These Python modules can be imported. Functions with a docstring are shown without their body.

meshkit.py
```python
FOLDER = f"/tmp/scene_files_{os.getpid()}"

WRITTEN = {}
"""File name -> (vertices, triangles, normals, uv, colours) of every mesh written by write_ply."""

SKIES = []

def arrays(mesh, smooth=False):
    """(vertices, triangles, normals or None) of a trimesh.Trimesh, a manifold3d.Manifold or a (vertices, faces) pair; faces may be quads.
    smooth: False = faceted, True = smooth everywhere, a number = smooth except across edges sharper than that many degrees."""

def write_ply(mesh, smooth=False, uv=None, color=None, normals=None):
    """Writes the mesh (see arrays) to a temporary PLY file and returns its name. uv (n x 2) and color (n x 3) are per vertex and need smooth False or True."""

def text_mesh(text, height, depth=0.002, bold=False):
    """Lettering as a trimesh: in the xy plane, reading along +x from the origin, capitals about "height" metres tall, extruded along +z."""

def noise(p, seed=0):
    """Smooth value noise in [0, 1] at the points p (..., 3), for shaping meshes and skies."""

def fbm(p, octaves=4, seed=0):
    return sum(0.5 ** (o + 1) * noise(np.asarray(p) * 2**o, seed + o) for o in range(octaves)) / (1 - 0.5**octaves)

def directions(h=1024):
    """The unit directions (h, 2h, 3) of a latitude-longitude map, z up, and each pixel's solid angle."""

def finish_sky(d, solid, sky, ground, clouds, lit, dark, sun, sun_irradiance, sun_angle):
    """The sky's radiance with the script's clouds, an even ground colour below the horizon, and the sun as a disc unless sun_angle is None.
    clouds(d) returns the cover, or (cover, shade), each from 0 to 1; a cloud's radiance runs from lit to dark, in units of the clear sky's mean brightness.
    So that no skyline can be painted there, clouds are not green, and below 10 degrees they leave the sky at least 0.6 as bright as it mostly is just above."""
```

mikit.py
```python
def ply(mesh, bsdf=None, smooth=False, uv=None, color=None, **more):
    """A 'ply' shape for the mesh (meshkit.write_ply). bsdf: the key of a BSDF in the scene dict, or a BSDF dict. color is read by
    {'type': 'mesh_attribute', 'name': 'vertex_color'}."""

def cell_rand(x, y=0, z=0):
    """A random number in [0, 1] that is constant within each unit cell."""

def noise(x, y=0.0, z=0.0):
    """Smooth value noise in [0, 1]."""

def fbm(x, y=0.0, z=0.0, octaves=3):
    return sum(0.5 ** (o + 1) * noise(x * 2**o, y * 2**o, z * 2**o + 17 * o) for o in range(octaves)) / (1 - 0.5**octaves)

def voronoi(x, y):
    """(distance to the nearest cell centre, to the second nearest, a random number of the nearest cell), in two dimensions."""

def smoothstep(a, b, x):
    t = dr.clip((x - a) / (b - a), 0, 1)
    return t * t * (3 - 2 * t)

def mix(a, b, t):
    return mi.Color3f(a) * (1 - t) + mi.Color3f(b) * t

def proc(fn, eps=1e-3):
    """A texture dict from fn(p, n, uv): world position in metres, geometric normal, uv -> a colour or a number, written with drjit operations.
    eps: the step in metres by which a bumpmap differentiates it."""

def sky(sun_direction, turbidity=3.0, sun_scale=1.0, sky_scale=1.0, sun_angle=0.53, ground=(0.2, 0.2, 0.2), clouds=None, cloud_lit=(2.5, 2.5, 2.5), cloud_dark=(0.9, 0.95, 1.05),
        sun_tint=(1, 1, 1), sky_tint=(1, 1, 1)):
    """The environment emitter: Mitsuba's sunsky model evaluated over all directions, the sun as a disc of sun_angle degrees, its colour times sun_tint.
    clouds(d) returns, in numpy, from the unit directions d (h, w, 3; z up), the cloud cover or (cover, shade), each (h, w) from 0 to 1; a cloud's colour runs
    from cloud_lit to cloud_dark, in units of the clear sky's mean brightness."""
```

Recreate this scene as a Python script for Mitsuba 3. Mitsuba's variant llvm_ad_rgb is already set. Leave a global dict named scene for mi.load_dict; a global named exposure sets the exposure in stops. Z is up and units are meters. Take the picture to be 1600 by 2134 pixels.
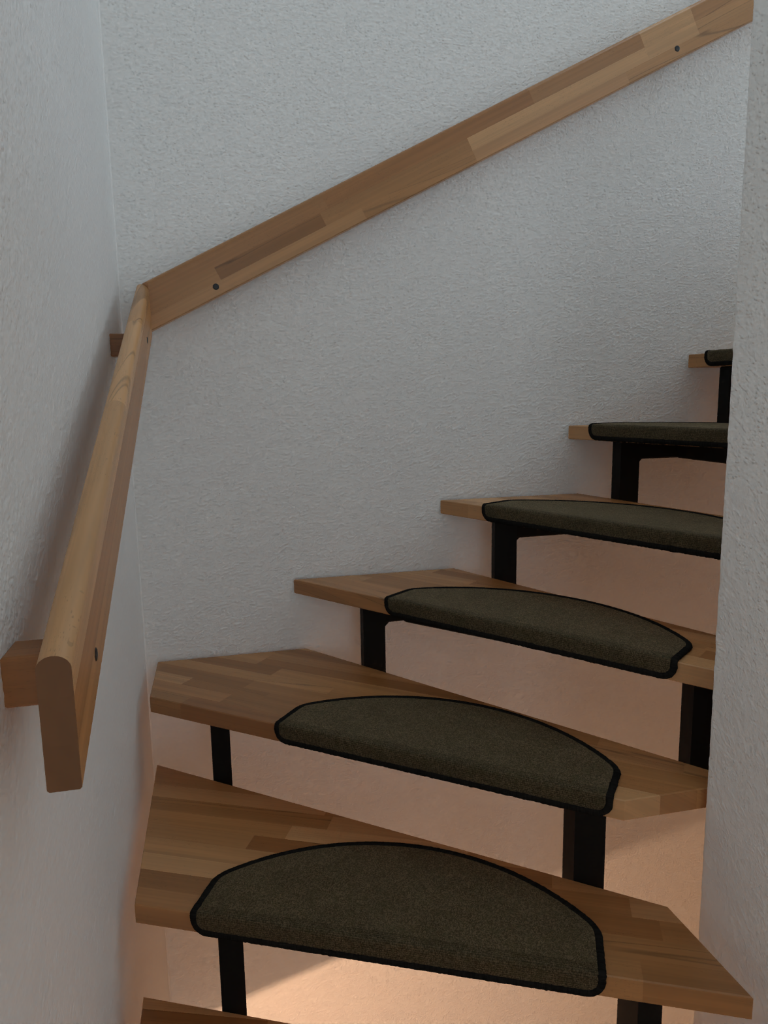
import math, random
import numpy as np, trimesh, manifold3d as m3
import mitsuba as mi, drjit as dr
import mikit, meshkit
from mikit import noise, fbm, smoothstep, mix, cell_rand
T = mi.ScalarTransform4f
scene, labels = {'type': 'scene'}, {}

# ------------------------------------------------------------------ camera, light, exposure
exposure = 0.0
EYE = np.array([0.2124, -1.865, 1.0419])
FWD, UP = np.array([0.2168, 0.9631, -0.1594]), np.array([0.0514, 0.1518, 0.9871])
scene['camera'] = {'type': 'perspective', 'fov_axis': 'x', 'fov': math.degrees(2 * math.atan(800 / 1511.33)), 'near_clip': 0.02, 'far_clip': 50.0,
                   'to_world': T().look_at(origin=EYE.tolist(), target=(EYE + FWD).tolist(), up=UP.tolist())}
DAY = [1.65, 2.1, 2.5]              # pane of the landing window, dull daylight
ADDED_SKYLIGHT = [2.1, 2.6, 3.1]       # pane of an added roof light over the flight, brightens the treads
ADDED_HALL_DAY = [0.95, 1.17, 1.4]         # pane of an added hall window, lights the back wall head-on
ADDED_DOOR_DAY = [1.16, 1.35, 1.5]         # pane of an added glazed door behind the camera, fill for the walls
WARM = [1.75, 1.05, 0.63]           # shaded lamp on the lower wall, below the stairs
scene['lower_lamp'] = {'type': 'spot', 'intensity': {'type': 'rgb', 'value': WARM}, 'cutoff_angle': 85.0, 'beam_width': 83.4,
                       'to_world': T().look_at(origin=[0.12, -0.90, -0.573], target=[0.12 + 0.281, -0.90, -1.573], up=[0, 1, 0])}

scene['added_hall_lamp'] = {'type': 'spot', 'intensity': {'type': 'rgb', 'value': [10.0, 5.2, 2.3]}, 'cutoff_angle': 30.0, 'beam_width': 22.0,      # added downlight, unseen, for more warm bounce below the treads
                      'to_world': T().look_at(origin=[1.6, -1.35, 1.35], target=[1.55, -1.35, -1.0], up=[0, 1, 0])}

# ------------------------------------------------------------------ helpers
def tag(key, label=None, cat=None, group=None, kind=None):
    d = {}
    if label: d['label'] = label
    if cat: d['category'] = cat
    if group: d['group'] = group
    if kind: d['kind'] = kind
    labels[key] = d

def num(name, k):
    return name if k == 0 else f'{name}_{k:03d}'

def free(prefix, name):
    k = 0
    while prefix + num(name, k) in scene: k += 1
    return prefix + num(name, k)

def struct(name, mesh, bsdf, smooth=False):
    scene[name] = mikit.ply(mesh, bsdf, smooth=smooth)
    tag(name, kind='structure')

def box(x0, x1, y0, y1, z0, z1):
    b = trimesh.creation.box([x1 - x0, y1 - y0, z1 - z0]); b.apply_translation([(x0 + x1) / 2, (y0 + y1) / 2, (z0 + z1) / 2]); return b

def hull(pts):
    return m3.Manifold.hull_points(np.asarray(pts, float))

def tri(man):
    m = man.to_mesh(); return trimesh.Trimesh(np.array(m.vert_properties[:, :3]), np.array(m.tri_verts), process=False)

def inset(poly, d):
    from shapely.geometry import Polygon
    return np.array(Polygon(poly).buffer(-d, join_style=2).exterior.coords)[:-1]

def chamfered(poly, z0, z1, c=0.0018):
    q = inset(poly, c)
    return hull([(x, y, z) for x, y in poly for z in (z0 + c, z1 - c)] + [(x, y, z) for x, y in q for z in (z0, z1)])

def cbox(x0, x1, y0, y1, z0, z1, c=0.002):
    return chamfered([(x0, y0), (x1, y0), (x1, y1), (x0, y1)], z0, z1, c)

# ------------------------------------------------------------------ materials
def wall_colour(p, n, uv):
    v = 0.845 + 0.03 * fbm(p.x * 3, p.y * 3, p.z * 3) + 0.025 * noise(p.x * 280, p.y * 280, p.z * 280)
    return mi.Color3f(v, v * 0.995, v * 0.975)

def speck_height(p, n, uv):
    d, d2, r = mikit.voronoi((p.x + p.y) * 135, p.z * 150)
    return smoothstep(0.42, 0.08, d) * smoothstep(0.15, 1.0, r) + 0.35 * noise(p.x * 300, p.y * 300, p.z * 300)
scene['wall_paint'] = {'type': 'twosided', 'bsdf': {'type': 'bumpmap', 'arbitrary': mikit.proc(speck_height, eps=5e-4), 'scale': 0.0015,
                       'nested': {'type': 'diffuse', 'reflectance': mikit.proc(wall_colour)}}}
scene['plain_paint'] = {'type': 'twosided', 'bsdf': {'type': 'diffuse', 'reflectance': {'type': 'rgb', 'value': [0.86, 0.855, 0.84]}}}
scene['floor_tile'] = {'type': 'twosided', 'bsdf': {'type': 'diffuse', 'reflectance': {'type': 'rgb', 'value': [0.78, 0.66, 0.54]}}}

def stave_id(uv):
    return dr.floor((uv.x + 4) / 8)

def wood_colour(p, n, uv):
    k = stave_id(uv)
    u, v = uv.x - 8 * k, uv.y
    t, hue = cell_rand(k, 3), cell_rand(k, 7)
    base = mix((0.419, 0.203, 0.076), (0.272, 0.114, 0.035), smoothstep(0.5, 1.0, t))
    base = mix(base, (0.590, 0.330, 0.153), smoothstep(0.36, 0.04, t))
    base = mix(base, (0.313, 0.119, 0.040), 0.35 * smoothstep(0.6, 1.0, hue))
    warp = 0.9 * noise(u * 2.2, v * 9, k)
    bands = noise(u * 1.6, v * 70 + 5 * warp, k)
    streak = noise(u * 5, v * 420, k)
    fleck = smoothstep(0.80, 0.92, noise(u * 170, v * 2200, k)) * smoothstep(0.45, 0.7, noise(u * 9, v * 60, k))
    vein = smoothstep(0.045, 0.0, dr.abs(bands - 0.5)) * smoothstep(0.72, 0.8, cell_rand(k, 19))
    c = base * (0.86 + 0.20 * bands) * (0.93 + 0.12 * streak) * (1 - 0.22 * fleck)
    face = c * (1 - 0.38 * vein)
    rings = mi.Color3f(0.158, 0.068, 0.023) * (0.9 + 0.2 * noise(u * 60, v * 60, 3))          # oiled end grain, darkened further for the shade on the cut ends
    return dr.select(uv.y > 20, rings, face)

scene['beech'] = {'type': 'twosided', 'bsdf': {'type': 'principled', 'base_color': mikit.proc(wood_colour), 'roughness': 0.36, 'specular': 0.5}}

def steel_colour(p, n, uv):
    return mi.Color3f(0.006, 0.0056, 0.005) * (0.8 + 0.4 * noise(p.x * 260, p.y * 260, p.z * 260))
scene['black_steel'] = {'type': 'twosided', 'bsdf': {'type': 'principled', 'base_color': mikit.proc(steel_colour), 'roughness': 0.6, 'specular': 0.12}}
scene['black_cap'] = {'type': 'twosided', 'bsdf': {'type': 'principled', 'base_color': {'type': 'rgb', 'value': [0.012, 0.012, 0.012]}, 'roughness': 0.45}}

def pile_height(p, n, uv):
    # uv.x along the nosing, uv.y across: below zero is the front apron
    loops = noise(uv.x * 520, uv.y * 520) * 0.7 + 0.6 * noise(uv.x * 1000, uv.y * 800, 3)
    rows = 0.5 + 0.5 * dr.sin(uv.y * 2 * math.pi / 0.0036)
    return loops + dr.select(uv.y < 0.012, 0.75 * rows, 0.0)

def pile_colour(p, n, uv):
    a, b = noise(uv.x * 620, uv.y * 480, 2), noise(uv.x * 1150 + 40, uv.y * 900, 5)
    big = fbm(uv.x * 28, uv.y * 28, 1)
    c = mix((0.053, 0.041, 0.023), (0.132, 0.103, 0.061), smoothstep(0.25, 0.8, 0.55 * a + 0.45 * b))
    c = mix(c, (0.211, 0.162, 0.099), 0.6 * smoothstep(0.80, 0.93, b))
    c = mix(c, (0.061, 0.056, 0.025), 0.30 * smoothstep(0.55, 0.75, noise(uv.x * 120, uv.y * 120, 8)))
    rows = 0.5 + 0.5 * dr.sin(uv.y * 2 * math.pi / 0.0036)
    c = c * dr.select(uv.y < 0.012, 0.62 + 0.30 * rows, 1.0)  # nose and apron: shade in the opened rows painted into the colour
    return c * (0.86 + 0.28 * big)
scene['carpet'] = {'type': 'twosided', 'bsdf': {'type': 'bumpmap', 'arbitrary': mikit.proc(pile_height, eps=3e-4), 'scale': 0.0007,
                   'nested': {'type': 'principled', 'base_color': mikit.proc(pile_colour), 'roughness': 0.9, 'specular': 0.1, 'sheen': 1.0, 'sheen_tint': 0.6}}}

def yarn_colour(p, n, uv):
    return mi.Color3f(0.013, 0.012, 0.011) * (0.6 + 0.8 * noise(uv.x * 700, uv.y * 3))
scene['binding_yarn'] = {'type': 'twosided', 'bsdf': {'type': 'diffuse', 'reflectance': mikit.proc(yarn_colour)}}

# ------------------------------------------------------------------ the stairwell
H, TH = 0.19, 0.037                # riser, tread thickness
PX, PY = 0.970, -0.895             # the partition's corner
def relief(p):
    """height in metres of the rough plaster paper at the points p"""
    w = p + 0.006 * (np.stack([meshkit.noise(p * 55, 1), meshkit.noise(p * 55, 2), meshkit.noise(p * 55, 3)], -1) - 0.5)
    n = meshkit.noise(w * np.array([200, 200, 235]), 4)
    chips = np.clip((n - 0.42) / 0.42, 0, 1); chips = chips * chips * (3 - 2 * chips)
    return RELIEF * (chips * (0.6 + 0.4 * meshkit.noise(p * 22, 5)) + 0.25 * meshkit.noise(p * 330, 6) + 0.5 * meshkit.noise(p * 75, 7))
RELIEF = 0.0009

def rough_wall(us, zs, at, depth):
    """a solid slab whose room side is a grid with the relief; at(u, z, h) gives the point h in front of the wall's plane"""
    U, Zg = np.meshgrid(us, zs, indexing='ij')
    flat = at(U.ravel(), Zg.ravel(), 0 * U.ravel())
    h = relief(flat)
    edge = np.ones_like(U, bool); edge[1:-1, 1:-1] = False
    h[edge.ravel()] = 0
    v = at(U.ravel(), Zg.ravel(), h)
    m, n = len(us), len(zs)
    i = np.arange(m * n).reshape(m, n)
    q0, q1, q2, q3 = i[:-1, :-1].ravel(), i[1:, :-1].ravel(), i[1:, 1:].ravel(), i[:-1, 1:].ravel()
    f = np.vstack([np.stack([q0, q1, q2], 1), np.stack([q0, q2, q3], 1)])
    ring = np.concatenate([i[:, 0], i[-1, 1:], i[::-1, -1][1:], i[0, ::-1][1:-1]])
    back = at(*[x.ravel()[ring] for x in (U, Zg)], np.full(len(ring), -depth))
    o = len(v); k = len(ring); j = np.arange(k); nj = (j + 1) % k
    side = np.vstack([np.stack([ring[j], o + j, o + nj], 1), np.stack([ring[j], o + nj, ring[nj]], 1)])
    c = o + k
    fan = np.stack([np.full(k, c), o + nj, o + j], 1)
    v = np.vstack([v, back, back.mean(0)[None]])
    t = trimesh.Trimesh(v, np.vstack([f, side, fan]), process=False)
    if t.volume < 0: t.invert()
    return t
def grid(lo, a, b, hi, step):
    return np.concatenate([[lo], np.arange(a, b, step), [hi]])
struct('wall_left', rough_wall(grid(-3.6, -1.16, -0.002, 0.0, 0.003), grid(-1.66, -1.20, 1.75, 4.2, 0.0034), lambda u, z, h: np.stack([h, u, z], -1), 0.12), 'wall_paint', smooth=40)
struct('wall_back', rough_wall(grid(-0.12, 0.002, 1.70, 4.3, 0.0023), grid(-1.66, -1.20, 2.10, 4.2, 0.0025), lambda u, z, h: np.stack([u, -h, z], -1), 0.12), 'wall_paint', smooth=40)

def partition():
    rng = np.random.default_rng(4)
    r, n = 0.005, 6
    arc = [(PX + r - r * math.cos(a), PY - r + r * math.sin(a)) for a in np.linspace(0, math.pi / 2, n)]
    prof = [(PX, -3.6)] + [(PX, y) for y in np.arange(-1.075, PY - 0.008, 0.0035)] + arc + [(PX + 0.02, PY), (PX + 0.12, PY), (PX + 0.12, -3.6)]
    prof = np.array(prof)
    zs = np.concatenate([np.linspace(-0.35, 1.69, 580), [1.70]])
    V = []
    c1 = next(i for i, q in enumerate(prof) if q[1] >= PY - 1e-9) + 1; c0 = c1 - n
    one = np.ones_like(zs)
    ds = 0.0022 * (meshkit.fbm(np.stack([zs * 45, 0.3 * one, 0.7 * one], 1), 3) - 0.5) + 0.0016 * np.maximum(0, meshkit.noise(np.stack([zs * 120, 2 * one, 5 * one], 1)) - 0.6)
    for z, d in zip(zs, ds):
        q = prof.copy()
        q[c0:c1, 0] -= d; q[c0:c1, 1] += d * 0.5
        q[1:c0, 0] -= relief(np.stack([q[1:c0, 0], q[1:c0, 1], 0 * q[1:c0, 0] + z], -1))
        V += [(x, y, z) for x, y in q]
    V = np.array(V); m = len(prof); F = []
    for i in range(len(zs) - 1):
        for j in range(m):
            a, b = i * m + j, i * m + (j + 1) % m
            F += [(a, b + m, b), (a, a + m, b + m)]
    from shapely.geometry import Polygon
    tv, tf = trimesh.creation.triangulate_polygon(Polygon(prof), engine='earcut')
    from scipy.spatial import cKDTree
    idx = cKDTree(prof).query(tv)[1]
    for f in tf:
        F.append(tuple(idx[f][::-1])); F.append(tuple(idx[f] + (len(zs) - 1) * m))
    t = trimesh.Trimesh(V, np.array(F), process=False); t.fix_normals(); return t
struct('wall_right', partition(), 'wall_paint', smooth=40)
# the bead of sealant in the corner
s = np.linspace(0, math.pi / 2, 6); q = [(0, 0)] + [(0.0045 - 0.0045 * math.sin(a), -0.0045 + 0.0045 * math.cos(a)) for a in s]
bead = hull([(0.0001, -0.0001, z) for z in (-1.6, 4.2)] + [(0.004, -0.0001, z) for z in (-1.6, 4.2)] + [(0.0001, -0.004, z) for z in (-1.6, 4.2)] + [(0.0028, -0.0028, z) for z in (-1.6, 4.2)])
struct('trim_1', tri(bead), 'plain_paint')
struct('floor', box(-0.12, 4.3, -3.6, 0.12, -1.72, -1.6), 'floor_tile')
SKY = (1.3, 2.5, -0.95, -0.12)
struct('ceiling', tri(m3.Manifold.cube([4.42, 3.82, 0.1]).translate([-0.12, -3.7, 4.2]) - m3.Manifold.cube([SKY[1] - SKY[0], SKY[3] - SKY[2], 1]).translate([SKY[0], SKY[2], 4])), 'plain_paint')
def pane(corners, rgb):
    return {**mikit.ply(trimesh.Trimesh(corners, [[0, 2, 1], [0, 3, 2]], process=False), 'plain_paint'), 'emitter': {'type': 'area', 'radiance': {'type': 'rgb', 'value': rgb}}}
fr = m3.Manifold.cube([SKY[1] - SKY[0], SKY[3] - SKY[2], 0.07]).translate([SKY[0], SKY[2], 4.22]) - m3.Manifold.cube([SKY[1] - SKY[0] - 0.14, SKY[3] - SKY[2] - 0.14, 1]).translate([SKY[0] + 0.07, SKY[2] + 0.07, 4])
struct('added_window_2', tri(fr), 'plain_paint')  # unseen roof light, added for its light on the stair
scene['added_window_2__pane'] = pane([[SKY[0] + 0.07, SKY[2] + 0.07, 4.26], [SKY[1] - 0.07, SKY[2] + 0.07, 4.26], [SKY[1] - 0.07, SKY[3] - 0.07, 4.26], [SKY[0] + 0.07, SKY[3] - 0.07, 4.26]], ADDED_SKYLIGHT)
struct('wall_inner', box(PX + 0.12, 2.45, PY - 0.12, PY, -0.35, 1.70), 'plain_paint')
slab = m3.Manifold.cube([3.21, 3.6, 0.21]).translate([PX + 0.12, -3.6, 1.49]) - m3.Manifold.cube([1.36 - 0.00, 1.5, 1]).translate([PX + 0.12, PY - 0.12, 1.2])
struct('floor_upper', tri(slab), 'floor_tile')
wf = m3.Manifold.cube([4.42, 0.12, 5.92]).translate([-0.12, -3.72, -1.72]) - m3.Manifold.cube([0.86, 0.4, 2.0]).translate([0.05, -3.8, 0.0]) - m3.Manifold.cube([1.6, 0.4, 1.4]).translate([2.5, -3.8, 2.1])
struct('wall_front', tri(wf), 'plain_paint')
fr = m3.Manifold.cube([1.6, 0.07, 1.4]).translate([2.5, -3.71, 2.1])
for x in (2.56, 3.33): fr -= m3.Manifold.cube([0.71, 0.4, 1.28]).translate([x, -3.9, 2.16])
struct('added_window_3', tri(fr), 'plain_paint')  # unseen window, added to light the back wall from the front
fr = m3.Manifold.cube([0.86, 0.06, 2.0]).translate([0.05, -3.70, 0.0]) - m3.Manifold.cube([0.66, 0.4, 1.8]).translate([0.15, -3.9, 0.1])
struct('added_door_1', tri(fr), 'plain_paint')  # unseen door, added as a frame for the fill light
scene['added_door_1__pane'] = pane([[0.15, -3.67, 0.1], [0.81, -3.67, 0.1], [0.81, -3.67, 1.9], [0.15, -3.67, 1.9]], ADDED_DOOR_DAY)
scene['added_window_3__pane'] = pane([[2.56, -3.68, 2.16], [4.04, -3.68, 2.16], [4.04, -3.68, 3.44], [2.56, -3.68, 3.44]], ADDED_HALL_DAY)

def wall_far():
    w = m3.Manifold.cube([0.12, 3.72, 5.9]).translate([4.2, -3.6, -1.7])
    w -= m3.Manifold.cube([0.4, 1.6, 1.5]).translate([4.1, -1.75, 1.85])
    return tri(w)
struct('wall_far', wall_far(), 'plain_paint')
fr = m3.Manifold.cube([0.07, 1.6, 1.5]).translate([4.24, -1.75, 1.85])
for y in (-1.69, -0.92): fr -= m3.Manifold.cube([0.4, 0.71, 1.38]).translate([4.1, y, 1.91])
struct('window_1', tri(fr), 'plain_paint')
scene['window_1__pane'] = pane([[4.27, -1.69, 1.91], [4.27, -0.21, 1.91], [4.27, -0.21, 3.29], [4.27, -1.69, 3.29]], DAY)

# ------------------------------------------------------------------ glued beech boards, stave by stave
_used = set()
def tone_of(k):
    """cell_rand(k, 3) in plain Python"""
    M = 0xFFFFFFFF
    h = ((k + 1000000) * 374761393 + (3 + 1000000) * 668265263 + 1000000 * 2147483647) & M
    h = ((h ^ (h >> 13)) * 1274126177) & M
    return ((h ^ (h >> 16)) & 0xFFFFFF) / 16777215.0
def next_id(want=None):
    k = min(set(range(900)) - _used)
    if want is not None:
        k = min((abs(tone_of(j) - want) + j * 2e-4, j) for j in range(900) if j not in _used)[1]
    _used.add(k); return k
def board(prefix, solid, origin, e_len, e_lat, e_h, cells, seed):
    """Cuts the solid into staves. cells: (s0, s1, lo, hi) along e_len and along e_lat (None, None = whole)."""
    o, L, W, Hh = (np.asarray(x, float) for x in (origin, e_len, e_lat, e_h))
    rng = random.Random(seed)
    for s0, s1, a0, a1, *want in cells:
        pr = hull([o + L * s + W * a + Hh * z for s in (s0, s1) for a in (a0, a1) for z in (-0.5, 0.5)])
        piece = solid ^ pr
        if piece.num_tri() < 4 or piece.volume() < 2e-7: continue
        t = tri(piece)
        t = trimesh.graph.smooth_shade(t, angle=math.radians(24), facet_minarea=None)
        v, f, n = meshkit.arrays(t, True)
        d = v - o
        ss, aa, hh = d @ L, d @ W, d @ Hh
        end = np.abs(n @ L) > 0.75
        k = next_id(*want)
        off = rng.uniform(0, 5)
        uv = np.stack([np.where(end, 0.35 * aa, ss) + 8 * k, np.where(end, aa * 0.4 + hh + 40, aa + hh) + off], 1)
        key = free(prefix + '__', 'stave')
        scene[key] = {'type': 'ply', 'filename': meshkit.write_ply((v, f), False, uv=uv, normals=n), 'face_normals': False, 'bsdf': {'type': 'ref', 'id': 'beech'}}

def rows(lo, hi, s0, s1, w, lens, rng):
    out, a = [], lo - rng.uniform(0, 0.5) * w
    while a < hi:
        b = a + w * rng.uniform(0.94, 1.06)
        s = s0 - rng.uniform(0, lens[0])
        while s < s1:
            e = s + rng.uniform(*lens)
            out.append((s, e, a, b, rng.uniform(0.14, 0.98))); s = e
        a = b
    return out

# plan outlines, anticlockwise from the front left corner
E1, G = 0.910, 0.015
TREADS = [
    [(0.032, -0.930), (E1, -1.250), (E1, -1.083), (0.032, -0.666)],
    [(0.031, -0.678), (E1, -1.096), (0.904, -0.903), (0.031, -0.188)],
    [(0.031, -0.239), (0.829, -0.881), (1.063, -0.881), (0.411, -G), (0.0317, -G)],
    [(0.3843, -G), (1.046, -0.881), (1.228, -0.881), (0.8218, -G)],
    [(0.7853, -G), (1.219, -0.881), (1.432, -0.881), (1.1866, -G)],
    [(1.155, -G), (1.425, -0.881), (1.620, -0.881), (1.540, -G)],
    [(1.5192, -G), (1.632, -0.881), (1.86, -0.881), (1.92, -G)],
]
TREAD_LABELS = [
    'beech tread cut off by the bottom edge of the photo, with no mat in view',
    'large dark beech winder tread in the foreground, under the nearest half-moon mat',
    'beech winder tread in the corner of both walls, under the second mat from the bottom',
    'beech tread with pointed end on the back wall, third mat from the bottom on it',
    'beech tread half hidden by the right wall, fourth mat from the bottom on it',
    'beech tread at eye level, seen edge-on with its wooden end left of a mat',
    'topmost beech tread, only a short stub beside the right wall in view',
]
for k, poly in enumerate(TREADS):
    key = num('stair_tread', k)
    z1 = k * H; z0 = z1 - TH
    a, b = np.array(poly[0]), np.array(poly[1])
    L = np.append((b - a) / np.linalg.norm(b - a), 0); W = np.array([-L[1], L[0], 0])
    rng = random.Random(40 + k)
    P = np.array([(x, y, 0) for x, y in poly]) - np.append(a, 0)
    cells = rows(0.0, (P @ W).max(), (P @ L).min(), (P @ L).max(), 0.045, (0.18, 0.62), rng)
    first = min(c[2] for c in cells)
    cells = [(c[0], c[1], c[2] - first - 0.001, c[3] - first - 0.001, c[4]) for c in cells] 
    board(key, chamfered(poly, z0, z1), np.append(a, z1), L, W, [0, 0, 1], cells, 100 + k)
    tag(key, TREAD_LABELS[k], 'stair tread', 'beech treads of the winding stair')

# ------------------------------------------------------------------ half-moon stair mats
MW, MD, SIDE, NOSE, MT = 0.655, 0.242, 0.088, 0.0295, 0.0065
def mat(k, s_off, label):
    key = num('stair_mat', k - 1)
    poly = TREADS[k]; a, b = np.array(poly[0]), np.array(poly[1])
    L = np.append((b - a) / np.linalg.norm(b - a), 0); W = np.array([-L[1], L[0], 0]); Z = np.array([0, 0, 1.0])
    o = np.append(a, k * H) + L * s_off
    R = 0.007                                          # bend over the tread's edge, about the edge itself
    arc = R * math.pi / 2
    def at(s, t, h):
        """s along the nosing, t across the mat (0 where the bend starts on top, falling over the edge), h above the mat's underside"""
        r = R - MT + 0.0006 + h
        if t >= 0: return o + L * s + W * (t + 0.0005) + Z * (h + 0.0005)
        if t > -arc:
            th = -t / R
            return o + L * s + W * (0.0005 - math.sin(th) * (h + 0.0006)) + Z * (math.cos(th) * (h + 0.0006))
        return o + L * s - W * (h + 0.0008) + Z * (t + arc)
    rad = (MW * MW / 4 + (MD - SIDE) ** 2) / (2 * (MD - SIDE))
    bot = -(arc + NOSE)
    def limits(s):
        u = abs(s - MW / 2)
        hi = MD - rad + math.sqrt(max(rad * rad - u * u, 0))
        e = MW / 2 - u
        c = 0.022                                      # rounded corners
        lo = bot + (c - math.sqrt(max(c * c - (c - e) ** 2, 0)) if e < c else 0)
        c2 = 0.016
        if e < c2: hi -= (c2 - math.sqrt(max(c2 * c2 - (c2 - e) ** 2, 0))) * 0.9
        return lo, hi
    es = np.concatenate([0.022 * (1 - np.cos(np.linspace(0, math.pi / 2, 12))), np.linspace(0.022, MW / 2, 110)[1:]])
    ss = np.concatenate([es, (MW - es)[::-1][1:]])
    N = 120
    V, UV, F = [], [], []
    for s in ss:
        lo, hi = limits(s)
        for j in range(N + 1):
            t = lo + (hi - lo) * j / N
            edge = min(t - lo, hi - t, s, MW - s)
            V.append((s, t, MT * (0.72 + 0.28 * min(1, max(edge, 0) / 0.012)))); UV.append((s + k * 3.1, t))
    M = len(ss)
    q = np.array(V); bump = 0.0006 * (meshkit.noise(np.stack([q[:, 0] * 260, q[:, 1] * 260, q[:, 0] * 0 + k * 7.3], 1)) - 0.5)
    V = [at(a[0], a[1], a[2] + e) for a, e in zip(q, bump)]
    for i in range(M - 1):
        for j in range(N):
            p = i * (N + 1) + j
            F += [(p, p + N + 1, p + N + 2), (p, p + N + 2, p + 1)]
    # underside, coarser, closed to the top along the outline
    top = len(V)
    NB = 30
    for s in ss:
        lo, hi = limits(s)
        for j in range(NB + 1):
            t = lo + (hi - lo) * j / NB
            V.append(at(s, t, 0.0)); UV.append((s + k * 3.1, t))
    for i in range(M - 1):
        for j in range(NB):
            p = top + i * (NB + 1) + j
            F += [(p, p + NB + 2, p + NB + 1), (p, p + 1, p + NB + 2)]
    scene[key + '__pile'] = mikit.ply(trimesh.Trimesh(np.array(V), np.array(F), process=False), 'carpet', smooth=True, uv=np.array(UV))
    labels[key + '__pile'] = {'label': 'mottled olive-grey carpet pile'}
    # binding: a flat tube round the outline
    path = [(s, limits(s)[1]) for s in ss]
    lo, hi = limits(MW)
    path += [(MW, t) for t in np.linspace(hi, lo, 24)[1:-1]]
    path += [(s, limits(s)[0]) for s in ss[::-1]]
    lo, hi = limits(0)
    path += [(0.0, t) for t in np.linspace(lo, hi, 24)[1:-1]]
    path = np.array(path)
    seg = np.linalg.norm(np.diff(np.vstack([path, path[:1]]), axis=0), axis=1); keep = seg > 1e-6
    path = path[keep]; seg = np.linalg.norm(np.diff(np.vstack([path, path[:1]]), axis=0), axis=1)
    cum = np.concatenate([[0], np.cumsum(seg)]); n = int(cum[-1] / 0.0035)
    st = np.linspace(0, cum[-1], n, endpoint=False); cl = np.vstack([path, path[:1]])
    path = np.stack([np.interp(st, cum, cl[:, i]) for i in (0, 1)], 1)
    tang = np.roll(path, -2, 0) - np.roll(path, 2, 0); tang /= np.linalg.norm(tang, axis=1, keepdims=True)
    nor = np.stack([tang[:, 1], -tang[:, 0]], 1)        # outwards or inwards alike: the tube is symmetric
    V, UV, F = [], [], []
    C = 12
    rng = np.random.default_rng(k)
    for i, (q, nn) in enumerate(zip(path, nor)):
        w = 0.0066 * (1 + 0.10 * rng.standard_normal() * 0.6)
        for c in range(C):
            an = 2 * math.pi * c / C
            d = q + nn * w * math.cos(an)
            V.append(at(d[0], d[1], MT * 0.5 + (MT * 0.5 + 0.0012) * math.sin(an))); UV.append((st[i] + k, c / C))
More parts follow.
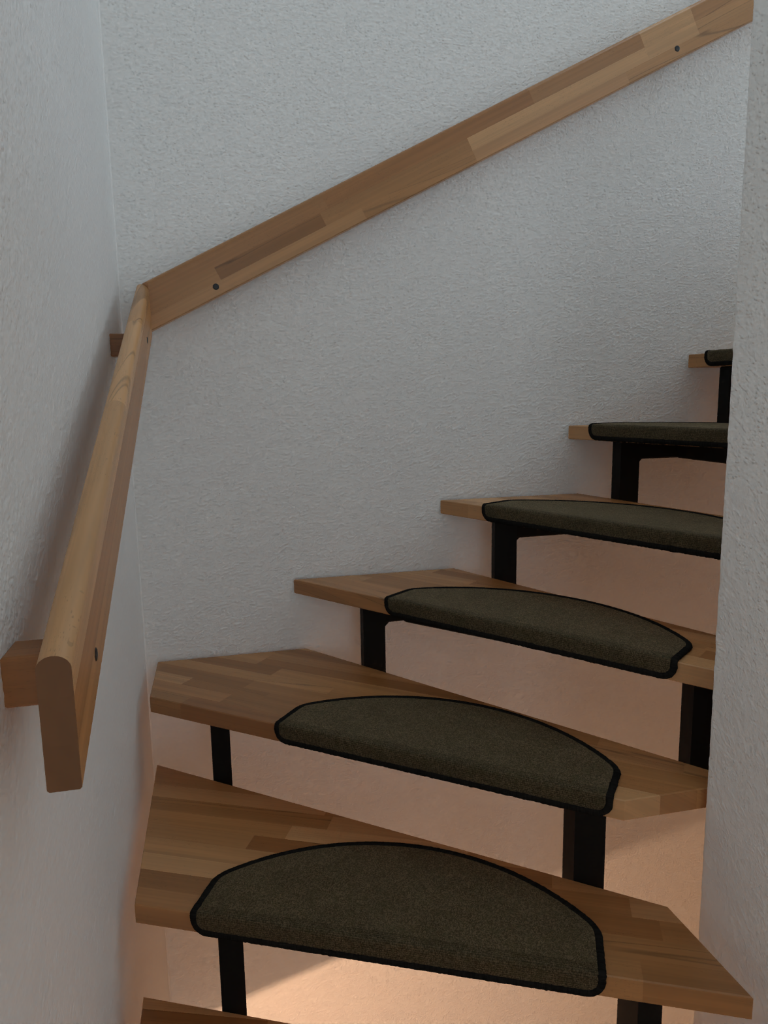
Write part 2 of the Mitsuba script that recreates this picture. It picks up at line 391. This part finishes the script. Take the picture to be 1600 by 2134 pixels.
    for i in range(n):
        for c in range(C):
            p0, p1, p2, p3 = i * C + c, ((i + 1) % n) * C + c, ((i + 1) % n) * C + (c + 1) % C, i * C + (c + 1) % C
            F += [(p0, p1, p2), (p0, p2, p3)]
    tb = trimesh.Trimesh(np.array(V), np.array(F), process=False)
    if tb.volume < 0: tb.invert()
    scene[key + '__binding'] = mikit.ply(tb, 'binding_yarn', smooth=True, uv=np.array(UV))
    labels[key + '__binding'] = {'label': 'black overlocked edge binding'}
    tag(key, label, 'stair mat', 'half-moon stair mats')

mat(1, 0.112, 'nearest and largest olive-grey half-moon stair mat, on the foreground tread')
mat(2, 0.346, 'olive-grey half-moon stair mat on the corner winder tread, second from the bottom')
mat(3, 0.318, 'olive-grey half-moon stair mat fully in view, third from the bottom')
mat(4, 0.161, 'olive-grey half-moon mat cut off by the right wall, fourth from the bottom')
mat(5, 0.085, 'olive-grey stair mat seen edge-on at eye level, fifth from the bottom')
mat(6, 0.070, 'topmost olive-grey stair mat, only its rounded end beside the right wall')

# ------------------------------------------------------------------ black steel stringers under the treads
BH = 0.050
def prism(poly, z0, z1, c=0.003):
    return chamfered(poly, z0, z1, c)
def rect(x, y, w, d, ang=0):
    """corner (x, y) is the front left one; w to the right, d backwards, turned by ang degrees about it"""
    c, s = math.cos(math.radians(ang)), math.sin(math.radians(ang))
    return [(x + u * c - v * s, y + u * s + v * c) for u, v in ((0, 0), (w, 0), (w, d), (0, d))]
def bar(p, q, w):
    p, q = np.array(p, float), np.array(q, float); d = (q - p) / np.linalg.norm(q - p); n = np.array([-d[1], d[0]]) * w / 2
    return [tuple(p - n), tuple(q - n), tuple(q + n), tuple(p + n)]
def put(key, name, man):
    scene[free(key + '__', name)] = mikit.ply(tri(man), 'black_steel')

LEFT = {1: rect(0.1675, -0.730, 0.041, 0.055, 0), 2: rect(0.161, -0.2935, 0.041, 0.055, 0), 3: rect(0.536, -0.174, 0.055, 0.04, 0),
        4: rect(0.887, -0.152, 0.057, 0.04, -10), 5: rect(1.240, -0.145, 0.055, 0.042, 0), 6: rect(1.555, -0.145, 0.055, 0.042, 0)}
RIGHT = {1: rect(0.778, -1.020, 0.041, 0.055, 0), 2: rect(0.783, -0.8035, 0.060, 0.042, 0), 3: rect(1.006, -0.803, 0.055, 0.045, -10),
         4: rect(1.185, -0.786, 0.055, 0.045, 0), 5: rect(1.40, -0.765, 0.055, 0.045, 0)}
def mid(r): return np.mean(np.array(r), 0)
def stringer(key, legs, label):
    for k, r in legs.items():
        put(key, 'upright', prism(r, (k - 1) * H - TH - BH if k > 1 else (k - 1) * H - TH - 0.3, k * H - TH))
    for k in sorted(legs):
        if k + 1 in legs:
            put(key, 'bar', prism(bar(mid(legs[k]), mid(legs[k + 1]), 0.038), k * H - TH - (BH if k > 2 else 0.018), k * H - TH - 0.0005))
    tag(key, label, 'stringer')
stringer('steel_stringer', LEFT, 'black steel zigzag stringer carrying the treads near the back wall')
stringer('steel_stringer_001', RIGHT, 'black steel zigzag stringer carrying the inner ends of the treads beside the right wall')
# gussets in the inner corners of the uprights
for k in (3, 4, 5):
    r = LEFT[k]; z = k * H - TH - BH
    x, y = r[1][0], mid(r)[1]
    put('steel_stringer', 'gusset', hull([(x - 0.001, y - 0.012, z + 0.001), (x + 0.014, y - 0.012, z + 0.001), (x - 0.001, y - 0.012, z - 0.014),
                                          (x - 0.001, y + 0.012, z + 0.001), (x + 0.014, y + 0.012, z + 0.001), (x - 0.001, y + 0.012, z - 0.014)]))
put('steel_stringer', 'crossbar', prism(bar((0.655, -0.165), (1.035, -0.600), 0.045), 3 * H - TH - BH, 3 * H - TH - 0.0005))
put('steel_stringer', 'crossbar', prism(bar((1.425, -0.150), (1.446, -0.780), 0.045), 5 * H - TH - BH, 5 * H - TH - 0.0005))

# ------------------------------------------------------------------ handrails
def rail_profile(t, h0, h1):
    """(across, height) with a full round top and eased lower edges"""
    r = t / 2
    pts = [(-r + 0.002, h0), (r - 0.002, h0), (r, h0 + 0.002), (-r, h0 + 0.002)]
    return pts + [(r * math.cos(a), h1 - r * 0.85 + r * 0.85 * math.sin(a)) for a in np.linspace(0, math.pi, 25)]

def rail(key, p0, p1, hgt0, hgt1, t, across, cut0, cut1, seed, cells, label):
    """p0, p1: the lower line's ends; plumb heights at each; cut: shift of the end along the rail per metre across (mitre)"""
    p0, p1, ac = np.array(p0, float), np.array(p1, float), np.array(across, float)
    d = p1 - p0; ln = np.linalg.norm(d); d /= ln
    pts = []
    for p, hgt, cut in ((p0, hgt0, cut0), (p1, hgt1, cut1)):
        for a, h in rail_profile(t, 0, hgt):
            pts.append(p + ac * a + d * (cut * a) + np.array([0, 0, h]))
    solid = hull(pts)
    W = np.array([0, 0, 1.0]) - d * d[2]; W /= np.linalg.norm(W)
    board(key, solid, p0, d, W, ac, cells, seed)
    tag(key, label, 'handrail')

RT = 0.030
rng = random.Random(5)
# back wall: lower line from the corner upwards to the right
slope = 0.511
x0, x1 = 0.060, 1.93
zb = lambda x: 1.197 + slope * (x - 0.075)
cells = [(-0.2, 0.59, -0.02, 0.029, 0.24), (0.59, 0.904, -0.02, 0.029, 0.36), (0.904, 1.359, -0.02, 0.029, 0.08), (1.359, 2.4, -0.02, 0.029, 0.26),
         (-0.2, 0.213, 0.029, 0.060, 0.50), (0.213, 0.494, 0.029, 0.060, 0.86), (0.494, 0.904, 0.029, 0.060, 0.60), (0.904, 1.432, 0.029, 0.060, 0.10), (1.432, 1.589, 0.029, 0.060, 0.01), (1.589, 2.4, 0.029, 0.060, 0.22),
         (-0.2, 0.517, 0.060, 0.2, 0.32), (0.517, 1.1, 0.060, 0.2, 0.70), (1.1, 1.432, 0.060, 0.2, 0.28), (1.432, 1.589, 0.060, 0.2, 0.03), (1.589, 2.4, 0.060, 0.2, 0.20)]
rail('handrail_001', (x0, -0.060, zb(x0)), (x1, -0.060, zb(x1)), 0.114, 0.114, RT, (0, -1, 0), 1.0, 0.0, 9, cells,
     'long beech handrail climbing the back wall from the corner to the upper right')
yb = lambda y: 0.690 + 0.4455 * (y + 1.211)
rail('handrail', (0.060, -1.206, yb(-1.206)), (0.060, -0.0616, 1.189), 0.128, 0.112, RT, (1, 0, 0), 0.0, -1.0, 11,
     [(-0.2, 0.62, 0.082, 0.2, 0.16), (0.62, 1.02, 0.082, 0.2, 0.05), (1.02, 1.5, 0.082, 0.2, 0.22),
      (-0.2, 0.45, -0.02, 0.040, 0.40), (0.45, 1.03, -0.02, 0.040, 0.50), (1.03, 1.5, -0.02, 0.040, 0.34),
      (-0.2, 0.80, 0.040, 0.082, 0.44), (0.80, 1.5, 0.040, 0.082, 0.55)],
     'beech handrail on the left wall, its cut end towards the camera, with a rounded top')
def cap(parent, c, axis):
    """countersunk black bolt cap: a short dished cylinder"""
    prof = np.array([(0, 0.0012), (0.0035, 0.0013), (0.0062, 0.0009), (0.0072, 0.0002), (0.0072, -0.006), (0, -0.006)])
    t = trimesh.creation.revolve(prof, sections=24)
    t.apply_transform(trimesh.geometry.align_vectors([0, 0, 1], axis)); t.apply_translation(c)
    if t.volume < 0: t.invert()
    key = free(parent + '__', 'bolt_cap')
    scene[key] = mikit.ply(t, 'black_cap', smooth=30)
    labels[key] = {'label': 'small round black bolt cap'}
XR = 0.060 + RT / 2; YR = -0.060 - RT / 2
for x, z in ((0.2240, 1.2965), (1.400, 1.899)): cap('handrail_001', (x, YR, z), (0, -1, 0))
for y, z in ((-1.087, 0.778), (-0.215, 1.165)): cap('handrail', (XR, y, z), (1, 0, 0))
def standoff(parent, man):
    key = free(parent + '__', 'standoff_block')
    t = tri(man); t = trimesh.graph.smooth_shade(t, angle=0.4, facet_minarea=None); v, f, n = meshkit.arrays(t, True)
    k = next_id(0.93)  # near-darkest tone: the handrail's shade put into the wood
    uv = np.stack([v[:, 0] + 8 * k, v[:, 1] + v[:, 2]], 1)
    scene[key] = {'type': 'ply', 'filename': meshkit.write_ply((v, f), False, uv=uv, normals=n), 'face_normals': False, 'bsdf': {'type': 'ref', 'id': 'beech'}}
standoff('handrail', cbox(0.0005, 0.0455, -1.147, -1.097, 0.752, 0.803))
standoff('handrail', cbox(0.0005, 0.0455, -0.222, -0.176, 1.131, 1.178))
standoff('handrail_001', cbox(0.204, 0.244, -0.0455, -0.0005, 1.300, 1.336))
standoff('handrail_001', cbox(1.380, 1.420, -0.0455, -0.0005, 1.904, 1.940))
